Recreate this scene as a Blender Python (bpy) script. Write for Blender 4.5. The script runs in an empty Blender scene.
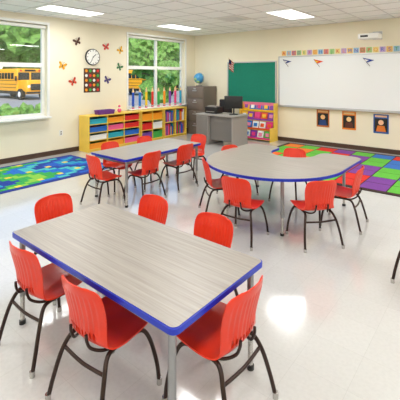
import bpy, bmesh, math, random
from mathutils import Vector, Matrix, noise
random.seed(7)
sc = bpy.context.scene
sc.view_settings.view_transform = 'Standard'
sc.view_settings.look = 'None'
# room: NW corner at origin, left wall = plane x=0, board wall = plane y=0, floor z=0
RX, RY, RH = 10.98, -12.2, 2.93

# ---------------------------------------------------------------- materials
def lin(c):
    return tuple(((v/255)/12.92 if v/255 <= .04045 else ((v/255+.055)/1.055)**2.4) for v in c) + (1,)
_m = {}
def mat(name, col, rough=.5, metal=0, emit=0, var=0, vscale=8, bump=0, bscale=60, coat=0):
    if name in _m: return _m[name]
    m = bpy.data.materials.new(name); m.use_nodes = True
    nt = m.node_tree; b = nt.nodes['Principled BSDF']
    b.inputs['Base Color'].default_value = lin(col)
    b.inputs['Roughness'].default_value = rough
    b.inputs['Metallic'].default_value = metal
    if coat: b.inputs['Coat Weight'].default_value = coat
    if emit:
        b.inputs['Emission Color'].default_value = lin(col); b.inputs['Emission Strength'].default_value = emit
    tc = nt.nodes.new('ShaderNodeTexCoord')
    if var:
        n = nt.nodes.new('ShaderNodeTexNoise'); n.inputs['Scale'].default_value = vscale; n.inputs['Detail'].default_value = 5
        nt.links.new(tc.outputs['Object'], n.inputs['Vector'])
        r = nt.nodes.new('ShaderNodeValToRGB')
        l = lin(col)
        r.color_ramp.elements[0].position = .3; r.color_ramp.elements[1].position = .7
        r.color_ramp.elements[0].color = tuple(max(0, c*(1-var)) for c in l[:3])+(1,)
        r.color_ramp.elements[1].color = tuple(min(1, c*(1+var)) for c in l[:3])+(1,)
        nt.links.new(n.outputs['Fac'], r.inputs['Fac']); nt.links.new(r.outputs['Color'], b.inputs['Base Color'])
    if bump:
        n2 = nt.nodes.new('ShaderNodeTexNoise'); n2.inputs['Scale'].default_value = bscale
        nt.links.new(tc.outputs['Object'], n2.inputs['Vector'])
        bp = nt.nodes.new('ShaderNodeBump'); bp.inputs['Strength'].default_value = bump; bp.inputs['Distance'].default_value = .01
        nt.links.new(n2.outputs['Fac'], bp.inputs['Height']); nt.links.new(bp.outputs['Normal'], b.inputs['Normal'])
    _m[name] = m
    return m

def floor_mat():
    m = bpy.data.materials.new('vinyl_tile_floor'); m.use_nodes = True
    nt = m.node_tree; b = nt.nodes['Principled BSDF']
    tc = nt.nodes.new('ShaderNodeTexCoord')
    br = nt.nodes.new('ShaderNodeTexBrick'); br.offset = 0; br.squash = 1
    br.inputs['Scale'].default_value = 1; br.inputs['Brick Width'].default_value = .305; br.inputs['Row Height'].default_value = .305
    br.inputs['Mortar Size'].default_value = .001; br.inputs['Mortar Smooth'].default_value = .3
    br.inputs['Color1'].default_value = lin((209,209,206)); br.inputs['Color2'].default_value = lin((205,205,202))
    br.inputs['Mortar'].default_value = lin((190,190,186))
    nt.links.new(tc.outputs['Object'], br.inputs['Vector'])
    n = nt.nodes.new('ShaderNodeTexNoise'); n.inputs['Scale'].default_value = 45; n.inputs['Detail'].default_value = 6
    nt.links.new(tc.outputs['Object'], n.inputs['Vector'])
    r = nt.nodes.new('ShaderNodeValToRGB'); r.color_ramp.elements[0].position = .35; r.color_ramp.elements[1].position = .6
    r.color_ramp.elements[0].color = (.90,.90,.90,1); r.color_ramp.elements[1].color = (1,1,1,1)
    nt.links.new(n.outputs['Fac'], r.inputs['Fac'])
    mx = nt.nodes.new('ShaderNodeMixRGB'); mx.blend_type = 'MULTIPLY'; mx.inputs['Fac'].default_value = .5
    nt.links.new(br.outputs['Color'], mx.inputs['Color1']); nt.links.new(r.outputs['Color'], mx.inputs['Color2'])
    nt.links.new(mx.outputs['Color'], b.inputs['Base Color'])
    b.inputs['Roughness'].default_value = .14
    b.inputs['Specular IOR Level'].default_value = .7
    b.inputs['Coat Weight'].default_value = .6; b.inputs['Coat Roughness'].default_value = .10; b.inputs['Coat IOR'].default_value = 1.55
    n3 = nt.nodes.new('ShaderNodeTexNoise'); n3.inputs['Scale'].default_value = 3
    nt.links.new(tc.outputs['Object'], n3.inputs['Vector'])
    bp = nt.nodes.new('ShaderNodeBump'); bp.inputs['Strength'].default_value = .015; bp.inputs['Distance'].default_value = .02
    nt.links.new(n3.outputs['Fac'], bp.inputs['Height']); nt.links.new(bp.outputs['Normal'], b.inputs['Normal'])
    return m

def laminate_mat():
    m = bpy.data.materials.new('grey_woodgrain_laminate'); m.use_nodes = True
    nt = m.node_tree; b = nt.nodes['Principled BSDF']
    tc = nt.nodes.new('ShaderNodeTexCoord'); mp = nt.nodes.new('ShaderNodeMapping')
    mp.inputs['Scale'].default_value = (1.1, 42, 1)
    n = nt.nodes.new('ShaderNodeTexNoise'); n.inputs['Scale'].default_value = 1.6; n.inputs['Detail'].default_value = 7; n.inputs['Roughness'].default_value = .6
    nt.links.new(tc.outputs['Object'], mp.inputs['Vector']); nt.links.new(mp.outputs['Vector'], n.inputs['Vector'])
    r = nt.nodes.new('ShaderNodeValToRGB')
    r.color_ramp.elements[0].position = .25; r.color_ramp.elements[1].position = .78
    r.color_ramp.elements[0].color = lin((136,129,121)); r.color_ramp.elements[1].color = lin((176,168,159))
    nt.links.new(n.outputs['Fac'], r.inputs['Fac']); nt.links.new(r.outputs['Color'], b.inputs['Base Color'])
    b.inputs['Roughness'].default_value = .35
    return m

def glass_mat():
    m = bpy.data.materials.new('window_glass'); m.use_nodes = True
    nt = m.node_tree; nt.nodes.clear()
    o = nt.nodes.new('ShaderNodeOutputMaterial'); t = nt.nodes.new('ShaderNodeBsdfTransparent')
    g = nt.nodes.new('ShaderNodeBsdfGlossy'); g.inputs['Roughness'].default_value = .02
    mx = nt.nodes.new('ShaderNodeMixShader'); mx.inputs['Fac'].default_value = .05
    nt.links.new(t.outputs[0], mx.inputs[1]); nt.links.new(g.outputs[0], mx.inputs[2]); nt.links.new(mx.outputs[0], o.inputs['Surface'])
    return m

FLOOR = floor_mat(); LAM = laminate_mat(); GLASS = glass_mat()
WALL = mat('cream_wall_paint', (238,230,206), .75, var=.015, vscale=2, bump=.05, bscale=120)
CEIL = mat('acoustic_ceiling_tile', (250,251,251), .9, var=.03, vscale=70)
TBAR = mat('ceiling_t_bar_paint', (222,223,223), .6)
BASEB = mat('brown_vinyl_base', (72,50,38), .5)
WHITE = mat('white_frame_paint', (235,235,230), .45)
BLUE = mat('blue_edge_banding', (12,42,175), .35)
RED = mat('red_orange_plastic', (222,49,17), .30, var=.03, vscale=12)
TUBE = mat('dark_bronze_tube', (54,40,36), .3, .6)
NICK = mat('nickel_glide', (190,188,184), .25, .9)
STEEL = mat('table_leg_steel', (150,150,152), .28, .85)
DARK = mat('black_plastic', (22,22,24), .4)
YEL = mat('yellow_birch', (238,200,80), .45, var=.05, vscale=6)
GREY = mat('grey_desk_laminate', (150,146,142), .5)
ALU = mat('brushed_aluminium', (190,192,194), .35, .8)

# ---------------------------------------------------------------- mesh builder
class MB:
    def __init__(s, mats): s.bm = bmesh.new(); s.mats = mats
    def box(s, c, d, mi=0, bev=0, rot=None, seg=2):
        M = Matrix.Translation(c)
        if rot: M = M @ rot
        M = M @ Matrix.Diagonal((d[0], d[1], d[2], 1))
        r = bmesh.ops.create_cube(s.bm, size=1, matrix=M)
        vs = r['verts']; fs = {f for v in vs for f in v.link_faces}
        for f in fs: f.material_index = mi
        if bev:
            es = list({e for v in vs for e in v.link_edges})
            bmesh.ops.bevel(s.bm, geom=es, offset=bev, segments=seg, affect='EDGES', profile=.5)
    def lo(s, a, b, mi=0, bev=0):
        s.box([(a[i]+b[i])/2 for i in range(3)], [abs(b[i]-a[i]) for i in range(3)], mi, bev)
    def cyl(s, c, r, h, mi=0, seg=20, rot=None, r2=None):
        M = Matrix.Translation(c)
        if rot: M = M @ rot
        q = bmesh.ops.create_cone(s.bm, cap_ends=True, cap_tris=False, segments=seg, radius1=r, radius2=(r if r2 is None else r2), depth=h, matrix=M)
        for f in {f for v in q['verts'] for f in v.link_faces}: f.material_index = mi
    def sph(s, c, r, mi=0, sc=(1,1,1), u=24, v=14):
        M = Matrix.Translation(c) @ Matrix.Diagonal((sc[0], sc[1], sc[2], 1))
        q = bmesh.ops.create_uvsphere(s.bm, u_segments=u, v_segments=v, radius=r, matrix=M)
        for f in {f for v in q['verts'] for f in v.link_faces}: f.material_index = mi
    def tube(s, pts, r, mi=0, seg=10, smooth=6):
        P = [Vector(p) for p in pts]
        if smooth: P = cr(P, smooth)
        rings = []; up = None
        for i, p in enumerate(P):
            t = (P[min(i+1, len(P)-1)]-P[max(i-1, 0)]).normalized()
            if up is None:
                up = Vector((0,0,1)) if abs(t.z) < .9 else Vector((1,0,0))
            a = t.cross(up).normalized(); b2 = a.cross(t).normalized(); up = b2
            rings.append([s.bm.verts.new(p+r*(math.cos(k*2*math.pi/seg)*a+math.sin(k*2*math.pi/seg)*b2)) for k in range(seg)])
        for i in range(len(rings)-1):
            for k in range(seg):
                f = s.bm.faces.new((rings[i][k], rings[i][(k+1)%seg], rings[i+1][(k+1)%seg], rings[i+1][k])); f.material_index = mi
        for rg in (rings[0], rings[-1]):
            f = s.bm.faces.new(rg); f.material_index = mi
    def prism(s, out, z0, z1, mtop=0, mside=0, axis='z'):
        def P(x, y, z):
            return (x, y, z) if axis == 'z' else ((x, z, y) if axis == 'y' else (z, x, y))
        lo_ = [s.bm.verts.new(P(x, y, z0)) for x, y in out]; hi = [s.bm.verts.new(P(x, y, z1)) for x, y in out]
        f = s.bm.faces.new(hi); f.material_index = mtop
        f = s.bm.faces.new(lo_[::-1]); f.material_index = mtop
        n = len(out)
        for i in range(n):
            f = s.bm.faces.new((lo_[i], lo_[(i+1)%n], hi[(i+1)%n], hi[i])); f.material_index = mside
    def done(s, name, loc=(0,0,0), rz=0, ang=38, smooth=True):
        bmesh.ops.recalc_face_normals(s.bm, faces=s.bm.faces[:])
        if smooth:
            for f in s.bm.faces: f.smooth = True
        me = bpy.data.meshes.new(name); s.bm.to_mesh(me); s.bm.free()
        for m in s.mats: me.materials.append(m)
        if smooth: me.set_sharp_from_angle(angle=math.radians(ang))
        return put(name, me, loc, rz)
def put(name, me, loc=(0,0,0), rz=0):
    o = bpy.data.objects.new(name, me); sc.collection.objects.link(o)
    o.location = loc; o.rotation_euler = (0, 0, rz); return o
def cr(P, n):
    P = [Vector(p) for p in P]; out = []
    for i in range(len(P)-1):
        p0 = P[max(i-1,0)]; p1 = P[i]; p2 = P[i+1]; p3 = P[min(i+2,len(P)-1)]
        for k in range(n):
            t = k/n
            out.append(.5*((2*p1)+(p2-p0)*t+(2*p0-5*p1+4*p2-p3)*t*t+(3*p1-p0-3*p2+p3)*t**3))
    out.append(P[-1]); return out
def rot(ax, deg): return Matrix.Rotation(math.radians(deg), 4, ax)

# ---------------------------------------------------------------- room shell
b = MB([FLOOR]); b.lo((-.25, RY-.2, -.12), (RX+.2, .2, 0)); b.done('floor', smooth=False)
b = MB([CEIL]); b.lo((-.25, RY-.2, RH), (RX+.2, .2, RH+.12)); b.done('ceiling', smooth=False)
GX = .12
b = MB([TBAR])
k = 0
while GX+k*.61 <= RX+.01:
    x = GX+k*.61; b.lo((max(0,x-.011), RY, RH-.008), (min(RX,x+.011), 0, RH)); k += 1
k = 0
while -k*.61 >= RY-.01:
    y = -k*.61; b.lo((0, max(RY,y-.011), RH-.0075), (RX, min(0,y+.011), RH)); k += 1
b.done('trim_ceiling_grid', smooth=False)

W1 = (-7.0, -4.81); W2 = (-2.65, -.46); WZ = (.84, 2.75); TH = .22
b = MB([WALL])
segs = [(RY-.2, W1[0]), (W1[1], W2[0]), (W2[1], .2)]
for y0, y1 in segs: b.lo((-TH, y0, 0), (0, y1, RH))
for w in (W1, W2):
    b.lo((-TH, w[0], 0), (0, w[1], WZ[0]-.035)); b.lo((-TH, w[0], WZ[0]-.035), (-.115, w[1], WZ[0])); b.lo((-TH, w[0], WZ[1]), (0, w[1], RH))
b.done('wall_left', smooth=False)
b = MB([WALL]); b.lo((0, 0, 0), (RX+.2, .2, RH)); b.done('wall_back', smooth=False)
b = MB([WALL]); b.lo((RX, RY, 0), (RX+.2, 0, RH)); b.done('wall_right', smooth=False)
b = MB([WALL]); b.lo((0, RY-.2, 0), (RX+.2, RY, RH)); b.done('wall_front', smooth=False)
b = MB([BASEB]); b.lo((0, RY, 0), (.012, 0, .1)); b.done('baseboard_left', smooth=False)
b = MB([BASEB]); b.lo((.012, -.012, 0), (RX, 0, .1)); b.done('baseboard_back', smooth=False)
b = MB([BASEB]); b.lo((RX-.012, RY, 0), (RX, -.012, .1)); b.done('baseboard_right', smooth=False)
b = MB([BASEB]); b.lo((.012, RY, 0), (RX-.012, RY+.012, .1)); b.done('baseboard_front', smooth=False)

def window(n, w):
    b = MB([WHITE, GLASS]); y0, y1 = w; z0, z1 = WZ; xa, xb = -.17, -.11
    t = .06
    b.lo((xa, y0, z0), (xb, y0+t, z1)); b.lo((xa, y1-t, z0), (xb, y1, z1))
    b.lo((xa, y0+t, z0), (xb, y1-t, z0+t)); b.lo((xa, y0+t, z1-t), (xb, y1-t, z1))
    ym = (y0+y1)/2; b.lo((xa, ym-.035, z0+t), (xb, ym+.035, z1-t))
    zm = 1.92
    for p, q in ((y0+t, ym-.035), (ym+.035, y1-t)):
        b.lo((xa, p, zm-.03), (xb, q, zm+.03))
        b.lo((-.142, p, z0+t), (-.138, q, zm-.03), 1); b.lo((-.142, p, zm+.03), (-.138, q, z1-t), 1)
        b.lo((xb, p+.02, zm-.06), (xb+.02, q-.02, zm-.03))
    b.lo((0, y0-.05, z0), (.014, y0, z1+.05)); b.lo((0, y1, z0), (.014, y1+.05, z1+.05)); b.lo((0, y0, z1), (.014, y1, z1+.05))
    # rolled-up shade at the head
    b.cyl((-.06, ym, z1-.05), .035, (y1-y0)-.04, 0, 16, rot('X', 90))
    b.done('window_%d' % n)
    s = MB([WHITE]); s.lo((-.11, y0, z0-.035), (.0, y1, z0)); s.lo((0, y0-.03, z0-.035), (.13, y1+.03, z0), 0, .006); s.done('trim_%d' % n)
window(1, W1); window(2, W2)

# ---------------------------------------------------------------- ceiling lights
LENS = mat('light_diffuser', (252,254,255), .5, emit=2.8)
for i, x in enumerate((.915, 3.965, 7.015, 10.065)):
    for j, y in enumerate((-1.83, -4.88, -7.93, -10.98)):
        x_ = x+GX
        b = MB([WHITE, LENS])
        b.lo((-.30, -.60, -.012), (.30, -.565, .0)); b.lo((-.30, .565, -.012), (.30, .60, .0))
        b.lo((-.30, -.565, -.012), (-.27, .565, 0)); b.lo((.27, -.565, -.012), (.30, .565, 0))
        b.lo((-.27, -.565, -.006), (.27, .565, -.001), 1)
        b.done('ceiling_light', (x_, y, RH-.0085), smooth=False)
        L = bpy.data.lights.new('troffer_lamp', 'AREA'); L.shape = 'RECTANGLE'; L.size = .52; L.size_y = 1.1
        L.energy = 27; L.color = (1, .992, .98)
        lo = bpy.data.objects.new('troffer_lamp', L); sc.collection.objects.link(lo); lo.location = (x_, y, RH-.03)
b = MB([WHITE, TBAR]); b.lo((-.29,-.29,-.01),(.29,.29,0))
for k in range(9): b.lo((-.24, -.24+k*.06-.012, -.016), (.24, -.24+k*.06+.012, -.01), 1)
b.done('air_vent', (2.745+GX, -2.135, RH-.0085), smooth=False)

# ---------------------------------------------------------------- chairs
def chair_mesh():
    #      y     z     halfw  back   
    prof = [(.190,.318,.110,0),(.186,.340,.145,0),(.155,.354,.175,0),(.09,.352,.188,0),(.0,.343,.188,0),(-.07,.342,.182,.05),
            (-.125,.355,.166,.35),(-.152,.390,.155,.8),(-.162,.44,.154,1),(-.172,.50,.162,1),(-.186,.56,.168,1),
            (-.200,.612,.165,1),(-.208,.643,.152,1),(-.212,.661,.126,1),(-.214,.669,.085,1)]
    P = cr([Vector((p[0],p[1],p[2])) for p in prof], 4); T = cr([Vector((p[3],0,0)) for p in prof], 4)
    nx = 48; bm = bmesh.new(); G = []
    for i, p in enumerate(P):
        t = T[i].x; row = []
        for j in range(nx+1):
            u = -1+2*j/nx
            x = u*p.z
            y = p.x; z = p.y
            wf = min(1, (p.z/.16))
            z += (1-t)*.014*u*u; y += t*.042*u*u*wf
            if t > .85 and .42 < z < .62 and abs(u) < .82: y += .0026*math.cos(u*math.pi*11)
            row.append(bm.verts.new((x, y, z)))
        G.append(row)
    for i in range(len(P)-1):
        zc = (P[i].y+P[i+1].y)/2
        for j in range(nx):
            slot = P[i].x < -.14 and .39 < zc < .43 and 8 <= j < 40 and (j % 4) in (1, 2)
            if not slot: bm.faces.new((G[i][j], G[i][j+1], G[i+1][j+1], G[i+1][j]))
    bmesh.ops.recalc_face_normals(bm, faces=bm.faces[:])
    bmesh.ops.solidify(bm, geom=bm.faces[:], thickness=.007)
    tmp = bpy.data.meshes.new('t'); bm.to_mesh(tmp); bm.free()
    b = MB([RED, TUBE, NICK]); b.bm.from_mesh(tmp)
    for sx in (-1, 1):
        b.tube([(sx*.192,.205,.02),(sx*.185,.195,.12),(sx*.165,.165,.25),(sx*.145,.125,.318),(sx*.135,.05,.328),(sx*.135,-.05,.328),
                (sx*.145,-.11,.315),(sx*.17,-.15,.24),(sx*.19,-.185,.12),(sx*.2,-.21,.02)], .0115, 1)
        b.tube([(sx*.135,-.03,.328),(sx*.10,-.10,.326),(sx*.07,-.148,.350),(sx*.065,-.168,.39),(sx*.062,-.172,.425)], .008, 1)
        b.cyl((sx*.193,.207,.017), .015, .034, 2, 14); b.cyl((sx*.201,-.212,.017), .015, .034, 2, 14)
    b.tube([(-.135,.07,.326),(.135,.07,.326)], .009, 1, smooth=0)
    b.tube([(-.165,-.14,.255),(0,-.150,.25),(.165,-.14,.255)], .009, 1)
    o = b.done('student_chair', ang=50); me = o.data; bpy.data.objects.remove(o); return me
CH = chair_mesh()
def chair(x, y, fx, fy):
    put('student_chair', CH, (x, y, 0), math.atan2(fy, fx)-math.pi/2)
# table 1
chair(5.11,-7.53,-.05,1); chair(5.72,-7.53,-.05,1); chair(6.22,-7.19,-1,0.02)
chair(4.60,-7.12,1,0); chair(5.11,-6.76,0,-1); chair(5.75,-6.77,.04,-1)
# table 2
chair(3.31,-5.80,.05,1); chair(3.56,-5.31,-1,.0); chair(3.56,-4.62,-1,.05); chair(2.90,-5.27,1,0); chair(2.90,-4.57,1,0); chair(3.32,-4.00,0,-1)
# horseshoe
chair(4.67,-5.09,.67,.74); chair(5.27,-5.49,-.1,1); chair(5.87,-5.10,-.776,.63); chair(5.97,-4.46,-1,-.1); chair(4.46,-4.36,.98,-.2); chair(5.14,-4.12,0,-1)
# stray chair at right
chair(6.92,-5.28,.3,1)

# ---------------------------------------------------------------- tables
def rrect(w, h, r, n=6):
    o = []
    for cx, cy, a0 in ((w/2-r,h/2-r,0),(-w/2+r,h/2-r,90),(-w/2+r,-h/2+r,180),(w/2-r,-h/2+r,270)):
        for k in range(n+1):
            a = math.radians(a0+90*k/n); o.append((cx+r*math.cos(a), cy+r*math.sin(a)))
    return o
def leg(b, x, y, top):
    b.cyl((x, y, top-.20), .019, .40, 1, 18); b.cyl((x, y, .13), .0155, .22, 2, 18); b.cyl((x, y, .0125), .021, .025, 3, 18); b.cyl((x,y,.23), .021, .02, 1, 18)
def rect_table(name, loc, rz):
    b = MB([LAM, STEEL, NICK, DARK, BLUE]); zt = .622
    o = rrect(1.525, .755, .035)
    b.prism(o, zt-.03, zt-.003, 4, 4)
    o2 = rrect(1.513, .743, .032); b.prism(o2, zt-.003, zt, 0, 4)
    for sx in (-1, 1):
        for sy in (-1, 1): leg(b, sx*.70, sy*.325, zt-.03)
        b.lo((sx*.70-.012, -.325, zt-.075), (sx*.70+.012, .325, zt-.03), 1)
    for sy in (-1, 1): b.lo((-.70, sy*.325-.01, zt-.075), (.70, sy*.325+.01, zt-.03), 1)
    return b.done(name, loc, rz)
rect_table('activity_table', (5.533, -7.235, 0), 0)
rect_table('activity_table', (3.32, -4.99, 0), math.pi/2)

def horseshoe(off):
    R = .85-off; top = .85-off; o = []
    for k in range(41):
        a = math.pi+math.pi*k/40; o.append((R*math.cos(a), R*math.sin(a)))
    r = .14
    for k in range(7):
        a = math.pi/2*k/6; o.append((R-r+r*math.cos(a), top-r+r*math.sin(a)))
    nr = .30+off
    for k in range(7):
        a = math.pi/2+math.pi/2*k/6; o.append((nr+r+r*math.cos(a), top-r+r*math.sin(a)))
    for k in range(17):
        a = -math.pi*k/16; o.append((nr*math.cos(a), .58+nr*math.sin(a)))
    for k in range(7):
        a = math.pi/2*k/6; o.append((-nr-r+r*math.cos(a), top-r+r*math.sin(a)))
    for k in range(7):
        a = math.pi/2+math.pi/2*k/6; o.append((-R+r+r*math.cos(a), top-r+r*math.sin(a)))
    return o
b = MB([LAM, STEEL, NICK, DARK, BLUE]); zt = .622
b.prism(horseshoe(0), zt-.03, zt-.003, 4, 4); b.prism(horseshoe(.007), zt-.003, zt, 0, 4)
for p in ((.43,-.62), (-.20,-.73), (.64,.70), (-.64,.70)): leg(b, p[0], p[1], zt-.03)
b.done('horseshoe_table', (5.14, -4.57, 0))

# ---------------------------------------------------------------- rugs
def rug(name, x0, y0, x1, y1, nx, ny, colfn, border, gap=.02):
    cols = {}; mats = [mat(name+'_base', border, .95, var=.15, vscale=60)]
    b = MB(mats); b.lo((x0, y0, 0.0005), (x1, y1, .009), 0)
    m = .09; cw = (x1-x0-2*m)/nx; chh = (y1-y0-2*m)/ny
    for i in range(nx):
        for j in range(ny):
            c = colfn(i, j)
            if c not in cols:
                cols[c] = len(mats); mats.append(mat('%s_yarn_%d' % (name, len(mats)), c, .95, var=.12, vscale=60))
            b.lo((x0+m+i*cw+gap/2, y0+m+j*chh+gap/2, .008), (x0+m+(i+1)*cw-gap/2, y0+m+(j+1)*chh-gap/2, .0115), cols[c])
    b.done(name, smooth=False)
RCOL = [(214,40,28),(236,104,28),(96,184,60),(236,124,40),(96,184,60),(214,40,28),(120,60,150),(96,184,60),(50,110,190)]
rug('rainbow_grid_rug', 3.24, -3.03, 6.95, -.2, 9, 7, lambda i, j: RCOL[(i+(j//2)) % 9], (60,40,36))
LC = [(26,90,190),(30,150,190),(20,60,150),(50,165,80),(130,195,70),(50,165,80),(24,110,200),(70,185,190),(20,60,150)]
rug('blue_stripe_rug', .28, -8.0, 1.85, -4.45, 14, 34, lambda i, j: (225,205,70) if (i*5+j*7) % 23 == 0 else LC[int(j*.42+2.2*math.sin(i*.45)+i*.25+40) % 9], (24,50,140), .004)

# ---------------------------------------------------------------- shelves along left wall
BIN = [mat('bin_%d' % i, c, .4) for i, c in enumerate([(214,40,36),(30,100,190),(60,165,70),(240,150,30),(120,70,160),(235,235,230),(230,90,140),(30,160,180)])]
def shelf(name, y0, y1, h, cols, rows, depth=.38):
    b = MB([YEL]); t = .02; x0 = .03; x1 = x0+depth
    b.lo((x0, y0, 0), (x1, y0+t, h), 0, .003); b.lo((x0, y1-t, 0), (x1, y1, h), 0, .003)
    b.lo((x0, y0+t, h-t), (x1, y1-t, h)); b.lo((x0, y0+t, .05), (x1, y1-t, .05+t)); b.lo((x0, y0+t, 0), (x1-.03, y1-t, .05)); b.lo((x0, y0+t, .07), (x0+.008, y1-t, h-t))
    cw = (y1-y0-2*t)/cols; rh = (h-t-.07)/rows
    for c in range(1, cols): b.lo((x0+.008, y0+t+c*cw-.008, .07), (x1, y0+t+c*cw+.008, h-t))
    for c in range(cols):
        for r in range(1, rows): b.lo((x0+.008, y0+t+c*cw+.008, .07+r*rh-.007), (x1-.005, y0+t+(c+1)*cw-.008, .07+r*rh+.007))
    b.done(name, smooth=False)
    cells = []
    for c in range(cols):
        for r in range(rows): cells.append((y0+t+c*cw+.02, y0+t+(c+1)*cw-.02, .07+r*rh+(.001 if r == 0 else .0085), .07+(r+1)*rh-.012))
    return x0, x1, cells
def bins(name, sh, seed):
    x0, x1, cells = sh; random.seed(seed); b = MB(BIN)
    for (ya, yb, za, zb) in cells:
        m = random.randrange(8); zt = za+(zb-za)*.8; t = .006; xa = x0+.03; xb = x1-.012
        b.lo((xa, ya, za), (xb, yb, za+t), m); b.lo((xb-t, ya, za+t), (xb, yb, zt-.015), m); b.lo((xa, ya, za+t), (xa+t, yb, zt), m)
        b.lo((xa+t, ya, za+t), (xb-t, ya+t, zt), m); b.lo((xa+t, yb-t, za+t), (xb-t, yb, zt), m)
        b.lo((xb, ya-.005, zt-.03), (xb+.012, yb+.005, zt-.012), m)
        b.lo((xa+.02, ya+.02, za+t), (xb-.02, yb-.02, za+(zt-za)*.7), random.randrange(8))
    b.done(name, smooth=False)
def books(name, sh, seed):
    x0, x1, cells = sh; random.seed(seed); b = MB(BIN)
    for (ya, yb, za, zb) in cells:
        y = ya
        while y < yb-.05:
            w = random.uniform(.012, .035); h = (zb-za)*random.uniform(.65, .95)
            b.lo((x0+.05, y, za), (x1-.03-random.uniform(0,.03), y+w-.002, za+h), random.randrange(8)); y += w
    b.done(name, smooth=False)
s1 = shelf('cubby_shelf', -4.08, -2.60, .80, 3, 4); bins('storage_bins', s1, 3)
s2 = shelf('cubby_shelf', -2.56, -1.79, .80, 2, 3); bins('storage_bins', s2, 5)
s3 = shelf('bookcase', -1.75, -.86, .80, 2, 2); books('picture_books', s3, 9)
# purple basket + small items on shelf
PUR = mat('purple_basket', (110,50,140), .6)
b = MB([PUR]); o = rrect(.22, .42, .05)
b.prism(o, 0, .012); 
for k in range(4):
    b.tube([(x*(1+.02*k), y*(1+.02*k), .02+.022*k) for x, y in o]+[(o[0][0]*(1+.02*k), o[0][1]*(1+.02*k), .02+.022*k)], .011, 0, 8, 0)
b.done('purple_basket', (.25, -3.55, .80))
b = MB([BIN[6], BIN[5]]); b.sph((0,0,.05), .05, 0, (1,1,1)); b.cyl((0,0,.11), .02, .03, 1); b.sph((0,0,.15), .03, 0); b.done('toy_figure', (.22, -3.1, .80))

# giant pencils on sill of window 2
PC = [(30,80,190),(40,120,210),(240,200,40),(220,40,40),(50,160,70),(240,140,30),(130,60,160),(230,60,120),(30,150,190)]
WOODT = mat('sharpened_wood', (225,190,140), .6)
for i, c in enumerate(PC):
    b = MB([mat('pencil_%d' % i, c, .4), WOODT, BIN[6], ALU])
    b.cyl((0,0,.24), .034, .36, 0, 6); b.cyl((0,0,.47), .034, .10, 1, 6, r2=.011); b.cyl((0,0,.532), .011, .03, 0, 6, r2=.001)
    b.cyl((0,0,.045), .036, .03, 3, 12); b.cyl((0,0,.015), .034, .03, 2, 12)
    b.done('giant_pencil', (.075, W2[0]+.10+i*.225, WZ[0]))

# ---------------------------------------------------------------- wall decor left
b = MB([WHITE, DARK, mat('clock_face', (245,245,240), .5)])
R = rot('Y', 90)
b.cyl((.02,0,0), .19, .04, 1, 40, R); b.cyl((.042,0,0), .172, .006, 2, 40, R)
for k in range(12):
    a = k*math.pi/6; b.box((.047, .15*math.sin(a), .15*math.cos(a)), (.003, .012, .03), 1, rot=rot('X', -30*k))
b.box((.049, .035, .03), (.003, .014, .11), 1, rot=rot('X', -50)); b.box((.051, -.03, -.055), (.003, .01, .15), 1, rot=rot('X', -25)); b.cyl((.05,0,0), .012, .01, 1, 12, R)
b.done('wall_clock', (0, -3.72, 2.12))
b = MB([mat('poster_brown', (84,50,30), .7), BIN[3], BIN[0], BIN[5], BIN[2]])
b.lo((0,-.22,-.28), (.006,.22,.28), 0)
for i in range(4):
    for j in range(5): b.cyl((.008, -.155+i*.103, -.22+j*.11), .034, .004, 1+((i*3+j*2) % 4), 16, R)
b.done('dot_poster', (0, -3.72, 1.58))
def butterfly(y, z, c, s, a):
    b = MB([mat('wing_%d_%d' % (c[0], c[1]), c, .6), DARK])
    UP = [(.004,.0),(.02,.04),(.055,.078),(.092,.085),(.104,.062),(.092,.03),(.05,.002)]
    LOW = [(.004,-.002),(.05,-.006),(.076,-.028),(.074,-.056),(.05,-.078),(.028,-.062),(.01,-.03)]
    for sg in (-1,1):
        b.prism([(x*s*sg, q*s) for x, q in LOW], .004, .006, 0, 1, axis='x'); b.prism([(x*s*sg, q*s) for x, q in UP], .007, .009, 0, 1, axis='x')
        b.prism([((.062+x*.3)*s*sg, (.045+q*.3)*s) for x, q in UP[1:]], .0095, .0105, 1, 1, axis='x')
    b.sph((.010, 0, 0), .008*s, 1, (1,1,6), 8, 6)
    for sg in (-1,1): b.tube([(.01, 0, .05*s), (.012, sg*.015*s, .08*s), (.012, sg*.03*s, .095*s)], .002, 1, 5, 2)
    o = b.done('butterfly_decoration', (0, y, z)); o.rotation_euler = (a, 0, 0)
for y, z, c, a in ((-4.11,2.45,(90,50,36),.4),(-4.47,1.90,(240,170,30),-.3),(-4.21,1.55,(215,70,40),.5),(-3.30,1.58,(80,60,130),-.4),(-3.33,2.38,(215,60,50),.2),(-2.90,2.32,(240,180,40),.6),(-2.93,1.90,(60,120,70),-.5)):
    butterfly(y, z, c, .95, a)
b = MB([WHITE, DARK]); b.lo((0,-.04,-.06),(.008,.04,.06),0,.002); b.lo((.008,-.015,.01),(.010,.015,.035),1); b.lo((.008,-.015,-.035),(.010,.015,-.01),1)
o = b.done('wall_outlet', (0,-4.5,.45))

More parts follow.
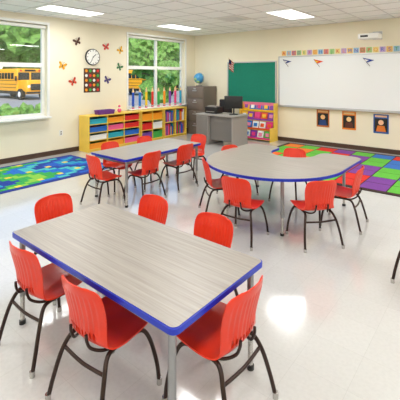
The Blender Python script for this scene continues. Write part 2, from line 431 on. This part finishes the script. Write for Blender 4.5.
# ---------------------------------------------------------------- board wall
def framed(name, x0, x1, z0, z1, m, fr=.03, tray=False):
    b = MB([m, ALU]); b.lo((x0, -.02, z0), (x1, -.001, z1), 0)
    b.lo((x0-fr, -.03, z0-fr), (x0, -.001, z1+fr), 1); b.lo((x1, -.03, z0-fr), (x1+fr, -.001, z1+fr), 1)
    b.lo((x0, -.03, z0-fr), (x1, -.001, z0), 1); b.lo((x0, -.03, z1), (x1, -.001, z1+fr), 1)
    if tray: b.lo((x0, -.09, z0-fr-.012), (x1, -.001, z0-fr), 1)
    b.done(name, smooth=False)
framed('green_bulletin_board', 1.28, 2.78, .97, 2.05, mat('green_fabric', (16,128,104), .85, var=.06, vscale=30))
framed('whiteboard', 2.90, 6.55, .93, 2.16, mat('whiteboard_enamel', (232,236,238), .22), tray=True)
# alphabet cards above whiteboard
CARD = [mat('card_%d' % i, c, .6) for i, c in enumerate([(236,190,110),(150,190,215),(215,130,110),(160,200,130),(235,215,140),(190,160,205)])]
LTR = [BIN[0], BIN[1], BIN[2], BIN[3], BIN[4]]
alpha = bpy.data.objects.new('alphabet_card_strip', None); sc.collection.objects.link(alpha); alpha.location = (2.95, 0, 2.205)
b = MB(CARD)
for i in range(26): b.lo((i*.138+.006, -.004, 0), (i*.138+.124, 0, .12), i*7 % 6)
cards = b.done('cards', smooth=False); cards.parent = alpha
for i in range(26):
    cu = bpy.data.curves.new('letter', 'FONT'); cu.body = chr(65+i); cu.size = .11; cu.extrude = .002; cu.align_x = 'CENTER'
    cu.materials.append(LTR[(i*3) % 5])
    o = bpy.data.objects.new('letter_%s' % chr(97+i), cu); sc.collection.objects.link(o); o.parent = alpha
    o.rotation_euler = (math.pi/2, 0, 0); o.location = (i*.138+.065, -.006, .023)
# projector
b = MB([WHITE, DARK, ALU]); b.box((0,-.62,0), (.40,.30,.11), 0, .02); b.lo((-.05,-.5,.055),(.05,-.001,.09), 2); b.lo((-.10,-.02,-.02),(.10,-.001,.16), 2, .004)
b.cyl((.08,-.50,.06), .04, .02, 1); b.lo((-.15,-.775,-.02),(.0,-.77,.02), 1)
b.done('wall_projector', (5.26, 0, 2.50))
def pennant(x, z, c, c2):
    b = MB([mat('pennant_%d%d' % (c[0], c[2]), c, .8), mat('pennant_%d%d' % (c2[0], c2[2]), c2, .8), DARK])
    b.tube([(-.10,-.04,.09),(.05,-.04,-.10)], .005, 2, 6, 0)
    b.prism([(-.10,.09),(.14,.03),(-.02,-.02)], -.042, -.038, 0, 0, axis='y'); b.prism([(-.07,.06),(.03,.035),(-.03,.0)], -.045, -.042, 1, 1, axis='y')
    b.done('pennant_flag', (x, 0.008, z))
pennant(3.10, 2.02, (30,50,120), (220,220,220)); pennant(3.92, 2.0, (220,70,30), (240,200,60)); pennant(5.06, 2.0, (30,60,150), (230,230,230))
def poster(x, z, bg, c1, c2):
    b = MB([mat('poster_bg_%d' % bg[0], bg, .5), mat('poster_a_%d' % c1[0], c1, .5), mat('poster_b_%d' % c2[0], c2, .5), DARK])
    b.lo((-.155,-.006,-.21),(.155,0,.21),0); b.lo((-.13,-.008,-.17),(.13,-.006,.12),3)
    b.cyl((0,-.010,.03), .055, .005, 2, 20, rot('X', 90)); b.prism([(-.10,-.17),(.10,-.17),(.07,-.04),(-.07,-.04)], -.011, -.008, 1, 1, axis='y')
    b.lo((-.12,-.008,.145),(.12,-.006,.185),2)
    b.done('wall_poster', (x, 0, z))
poster(4.04, .66, (190,110,50), (30,60,120), (230,180,120)); poster(4.65, .65, (225,130,40), (90,40,30), (240,200,140)); poster(5.33, .63, (40,90,160), (220,120,40), (235,190,150))
# US flag
b = MB([WOODT, BIN[5], BIN[0], mat('flag_navy', (30,40,100), .8)])
b.tube([(0,0,0),(0,-.35,.22)], .01, 0, 8, 0)
for k in range(9):
    pts = []
    for s in range(13):
        y = -.05-.28*s/12; pts.append((.012*math.sin(s*1.1), y))
    vs = []
    for (x, y) in pts:
        off = (-.05-y)*.62
        vs.append((b.bm.verts.new((x, y, .03+off-k*.045)), b.bm.verts.new((x, y, .03+off-(k+1)*.045))))
    for i in range(12):
        f = b.bm.faces.new((vs[i][0], vs[i+1][0], vs[i+1][1], vs[i][1])); f.material_index = 3 if (k < 4 and i > 5) else (2 if k % 2 == 0 else 1)
o = b.done('american_flag', (1.50, -.031, 2.03)); o.rotation_euler = (0,0,-.2); o.scale = (.7,.7,.7)

# ---------------------------------------------------------------- filing cabinet + globe
CAB = mat('taupe_metal', (112,100,90), .45)
b = MB([CAB, ALU, DARK]); b.lo((0,-.62,0),(.62,0,1.38),0,.006)
for k in range(4):
    z = .04+k*.335; b.lo((.02,-.635,z),(.60,-.62,z+.315),0,.004); b.lo((.24,-.655,z+.2),(.38,-.635,z+.225),1)
    b.lo((.27,-.638,z+.25),(.35,-.635,z+.285),1)
b.done('filing_cabinet', (.24, -.03, 0))
b = MB([mat('globe_ocean', (70,150,200), .3), mat('globe_land', (150,190,120), .5), ALU, DARK])
b.cyl((0,0,.01), .09, .02, 3, 24); b.cyl((0,0,.045), .012, .06, 2, 12); b.sph((0,0,.235), .155, 0)
random.seed(4)
b.tube([(.0+.172*math.sin(a), 0, .235-.172*math.cos(a)) for a in [i*math.pi/12 for i in range(13)]], .006, 2, 8, 2)
for k in range(9):
    th = random.uniform(.5, 2.5); ph = random.uniform(0, 6.28); c = Vector((math.sin(th)*math.cos(ph), math.sin(th)*math.sin(ph), math.cos(th)))*.125
    b.sph((c.x, c.y, .235+c.z), random.uniform(.035,.055), 1, (1,1,1), 12, 10)
b.done('globe', (.46, -.36, 1.38))

# ---------------------------------------------------------------- teacher desk
b = MB([GREY, mat('desk_panel', (120,116,112), .5), ALU])
b.lo((0,-.72,.71),(1.15,0,.74),0,.004); b.lo((.03,-.69,0),(.40,-.03,.71),0,.003); b.lo((.40,-.60,.12),(1.09,-.58,.71),1); b.lo((1.09,-.69,0),(1.12,-.03,.71),0)
for k in range(3):
    b.lo((.05,-.03,.05+k*.215),(.38,-.015,.25+k*.215),1,.003); b.lo((.17,-.015,.16+k*.215),(.26,-.003,.175+k*.215),2)
b.lo((.05,-.705,.05),(.38,-.69,.68),1,.003)
b.done('teacher_desk', (1.42, -.98, 0))
b = MB([DARK, mat('screen_dark', (12,14,20), .15)])
b.cyl((0,0,.008), .11, .016, 0, 24); b.tube([(0,.03,.01),(0,.03,.2)], .018, 0, 10, 0); b.box((0,0,.30), (.46,.035,.30), 0, .008); b.lo((-.21,.0178,.17),(.21,.019,.43),1)
b.done('computer_monitor', (2.32, -1.30, .74), .3)
b = MB([DARK, GREY]); b.lo((-.18,-.14,0),(.18,.14,.16),0,.012); b.lo((-.14,-.10,.16),(.14,.05,.185),1); b.lo((-.12,-.17,.04),(.12,-.14,.055),1)
b.done('desk_printer', (1.72, -1.30, .74))
b = MB([DARK, ALU]); b.box((0,0,.46), (.46,.45,.08), 0, .03); b.box((0,.22,.78), (.42,.06,.50), 0, .03); b.cyl((0,0,.24), .025, .36, 1)
for k in range(5):
    a = k*2*math.pi/5; b.tube([(0,0,.09),(.24*math.cos(a),.24*math.sin(a),.06)], .018, 0, 8, 0); b.cyl((.24*math.cos(a),.24*math.sin(a),.028), .028, .03, 0, 12, rot('X', 90))
for sx in (-1,1): b.tube([(sx*.20,.05,.46),(sx*.25,.02,.52),(sx*.25,.05,.66),(sx*.25,-.15,.66)], .015, 0, 8, 4)
b.tube([(0,.1,.45),(0,.25,.5),(0,.24,.7)], .02, 0, 8, 4)
b.done('office_chair', (1.44, -.60, 0), 0)

# ---------------------------------------------------------------- book display rack
RK = [mat('cover_%d' % i, c, .4) for i, c in enumerate([(230,60,130),(245,190,40),(40,120,200),(235,90,40),(90,180,80),(245,245,240),(140,70,170),(240,140,170)])]
b = MB([mat('rack_panel', (235,120,150), .5), YEL]+RK)
W_ = 1.06
b.lo((0,-.40,0),(.02,0,.35),1); b.lo((W_-.02,-.40,0),(W_,0,.35),1); b.lo((0,-.2,.35),(.02,0,.97),1); b.lo((W_-.02,-.2,.35),(W_,0,.97),1); b.lo((.02,-.02,0),(W_-.02,0,.97),0)
random.seed(12)
for r in range(4):
    z = .05+r*.23; yb = -.36+r*.10
    b.lo((.02,yb-.03,z-.015),(W_-.02,-.02,z),1); b.lo((.02,yb-.035,z),(W_-.02,yb-.028,z+.045),2+(r*3)%8)
    for c in range(5):
        b.box((.125+c*.2025, yb+.035, z+.105), (.175,.012,.205), 2+random.randrange(8), rot=rot('X', -14))
        b.box((.125+c*.2025, yb+.026, z+.115), (.10,.012,.09), 2+random.randrange(8), rot=rot('X', -14))
b.done('book_display_rack', (1.81, -.06, 0), smooth=False)

# ---------------------------------------------------------------- outdoors
GZ = -.45
b = MB([mat('lawn', (96,140,62), .9, var=.25, vscale=3)]); b.lo((-140,-80,GZ-.2),(-.3,140,GZ-.02)); b.done('lawn_ground', smooth=False)
b = MB([mat('asphalt', (150,150,150), .9, var=.1, vscale=4), WHITE]); b.lo((-48,-30,GZ-.02),(-12,30,GZ),0)
for k in range(10): b.lo((-36,-20+k*5,GZ),(-28,-19.88+k*5,GZ+.004),1)
b.done('parking_lot', smooth=False)
b = MB([mat('concrete_walk', (205,200,190), .9, var=.06, vscale=6)]); b.lo((-12,-30,GZ-.02),(-10,30,GZ+.05)); b.done('sidewalk', smooth=False)
BUSY = mat('bus_yellow', (244,172,24), .4); BGL = mat('bus_glass', (30,38,46), .1)
def bus_mesh():
    b = MB([BUSY, DARK, BGL, mat('tail_red', (200,30,20), .3), WHITE, ALU])
    b.box((-.9,0,1.75), (7.4,2.4,2.1), 0, .18, seg=4)
    b.box((3.45,0,1.25), (1.7,2.0,1.05), 0, .15, seg=3)
    b.lo((-4.4,-1.15,.5),(2.8,1.15,.75),1)
    b.box((4.28,0,1.15), (.06,1.4,.6), 1, .01); b.box((4.34,0,.66), (.14,2.3,.25), 1, .03)
    for s in (-1,1):
        for k in range(10): b.lo((-4.3+k*.66,s*1.2,1.85),(-3.75+k*.66,s*1.215,2.42),2)
        for z in (1.05,1.35,1.7): b.lo((-4.45,s*1.2,z),(2.7,s*1.22,z+.045),1)
        for x in (-2.9,3.2):
            b.cyl((x,s*1.0,.5), .5, .32, 1, 28, rot('X',90)); b.cyl((x,s*1.17,.5), .24, .03, 4, 20, rot('X',90))
        b.cyl((4.31,s*.83,1.2), .12, .05, 4, 18, rot('Y',90)); b.box((2.9,s*1.35,1.9),(.08,.25,.45),1,.02)
        b.lo((2.78,s*.08,1.75),(2.83,s*1.08,2.45),2); b.cyl((2.80,s*.85,2.62), .09,.08,3,14,rot('Y',90)); b.cyl((2.80,s*.60,2.62), .09,.08,0,14,rot('Y',90))
        b.cyl((-4.6,s*.85,2.55), .09,.06,3,14,rot('Y',90)); b.lo((-4.62,s*.1,1.7),(-4.6,s*.95,2.4),2)
    b.lo((2.78,-.5,2.54),(2.83,.5,2.72),1)
    o = b.done('school_bus', ang=40); me = o.data; bpy.data.objects.remove(o); return me
BM = bus_mesh()
put('school_bus', BM, (-28.8, 7.4, GZ+.006), 0.0); put('school_bus', BM, (-23.5, 18.8, GZ+.006), 0.0)
LEAF = mat('foliage', (110,150,70), .8, var=.45, vscale=5); BARK = mat('bark', (92,74,58), .9, var=.2)
def tree_mesh(seed):
    random.seed(seed); b = MB([LEAF, BARK])
    b.tube([(0,0,0),(.1,.05,1.5),(0,.1,3.2),(.1,0,5)], .22, 1, 10, 3)
    for k in range(5):
        a = k*1.26; b.tube([(0,.05,2.4+k*.25),(1.0*math.cos(a),1.0*math.sin(a),3.6+k*.2),(1.8*math.cos(a),1.8*math.sin(a),4.6)], .09, 1, 6, 2)
    for k in range(20):
        a = random.uniform(0,6.28); rr = random.uniform(0,2.3); z = random.uniform(2.6,8.0); rad = random.uniform(1.0,1.7)*(1-.05*(z-3))
        q = bmesh.ops.create_icosphere(b.bm, subdivisions=3, radius=rad, matrix=Matrix.Translation((rr*math.cos(a), rr*math.sin(a), z)))
        c = Vector((rr*math.cos(a), rr*math.sin(a), z))
        for v in q['verts']:
            d = (v.co-c); v.co += d*(.6*noise.noise(v.co*2.6)+.35*noise.noise(v.co*7))
    o = b.done('tree', ang=25); me = o.data; bpy.data.objects.remove(o); return me
TM = [tree_mesh(1), tree_mesh(2), tree_mesh(3)]
random.seed(21)
for k in range(36):
    t = k/35; x = -52-random.uniform(0,10); y = -12+t*66
    o = put('tree', TM[k % 3], (x, y, GZ-.02), random.uniform(0,6)); s = random.uniform(1.3,1.8); o.scale = (s*1.2, s*1.2, s)
for x, y in ((-31,37),(-25,35.5),(-19,36),(-37,39),(-12,38),(-43,37),(-27,44),(-15,44)):
    o = put('tree', TM[int(-x) % 3], (x, y, GZ-.02), x); o.scale = (1.25,1.25,1.3)
# lawn trees between the building and the lot
for x, y, s in ((-7.0, 9.2, .62), (-7.2, 5.4, .5)):
    put('tree', TM[int(y) % 3], (x, y, GZ-.02), y).scale = (s, s, s)
def hedge(name, x, y0, y1):
    random.seed(int(y0*10)+99); b = MB([LEAF]); y = y0
    while y < y1:
        q = bmesh.ops.create_icosphere(b.bm, subdivisions=3, radius=.55, matrix=Matrix.Translation((random.uniform(-.1,.1), y-y0, .32)))
        for v in q['verts']:
            v.co += Vector((v.co.x, v.co.y-(y-y0), v.co.z-.32))*(.5*noise.noise(v.co*4+Vector((y,0,0))))
            v.co.z = max(v.co.z, 0)
        y += .75
    b.done(name, (x, y0, GZ-.02), ang=25)
hedge('hedge', -9.0, -4, 4.0); hedge('hedge', -9.0, 10.5, 18)

# ---------------------------------------------------------------- sun, sky
S = bpy.data.lights.new('sun', 'SUN'); S.energy = 3.2; S.angle = .01; S.color = (1,.96,.88)
so = bpy.data.objects.new('sun', S); sc.collection.objects.link(so); so.rotation_euler = Vector((-.55,.45,-.8)).to_track_quat('-Z','Y').to_euler()
w = bpy.data.worlds.new('sky'); sc.world = w; w.use_nodes = True
nt = w.node_tree; bg = nt.nodes['Background']; sk = nt.nodes.new('ShaderNodeTexSky'); sk.sky_type = 'NISHITA'; sk.sun_disc = False; sk.sun_elevation = math.radians(45); sk.sun_rotation = math.radians(130)
nt.links.new(sk.outputs[0], bg.inputs['Color']); bg.inputs['Strength'].default_value = .32

# ---------------------------------------------------------------- camera
cam = bpy.data.cameras.new('camera'); co = bpy.data.objects.new('camera', cam); sc.collection.objects.link(co)
cam.sensor_width = 36; cam.lens = 366/400*36; cam.shift_y = -.31; cam.clip_end = 400
co.location = (7.34, -8.72, 1.68); co.rotation_euler = (math.pi/2, 0, math.radians(39.3))
sc.camera = co
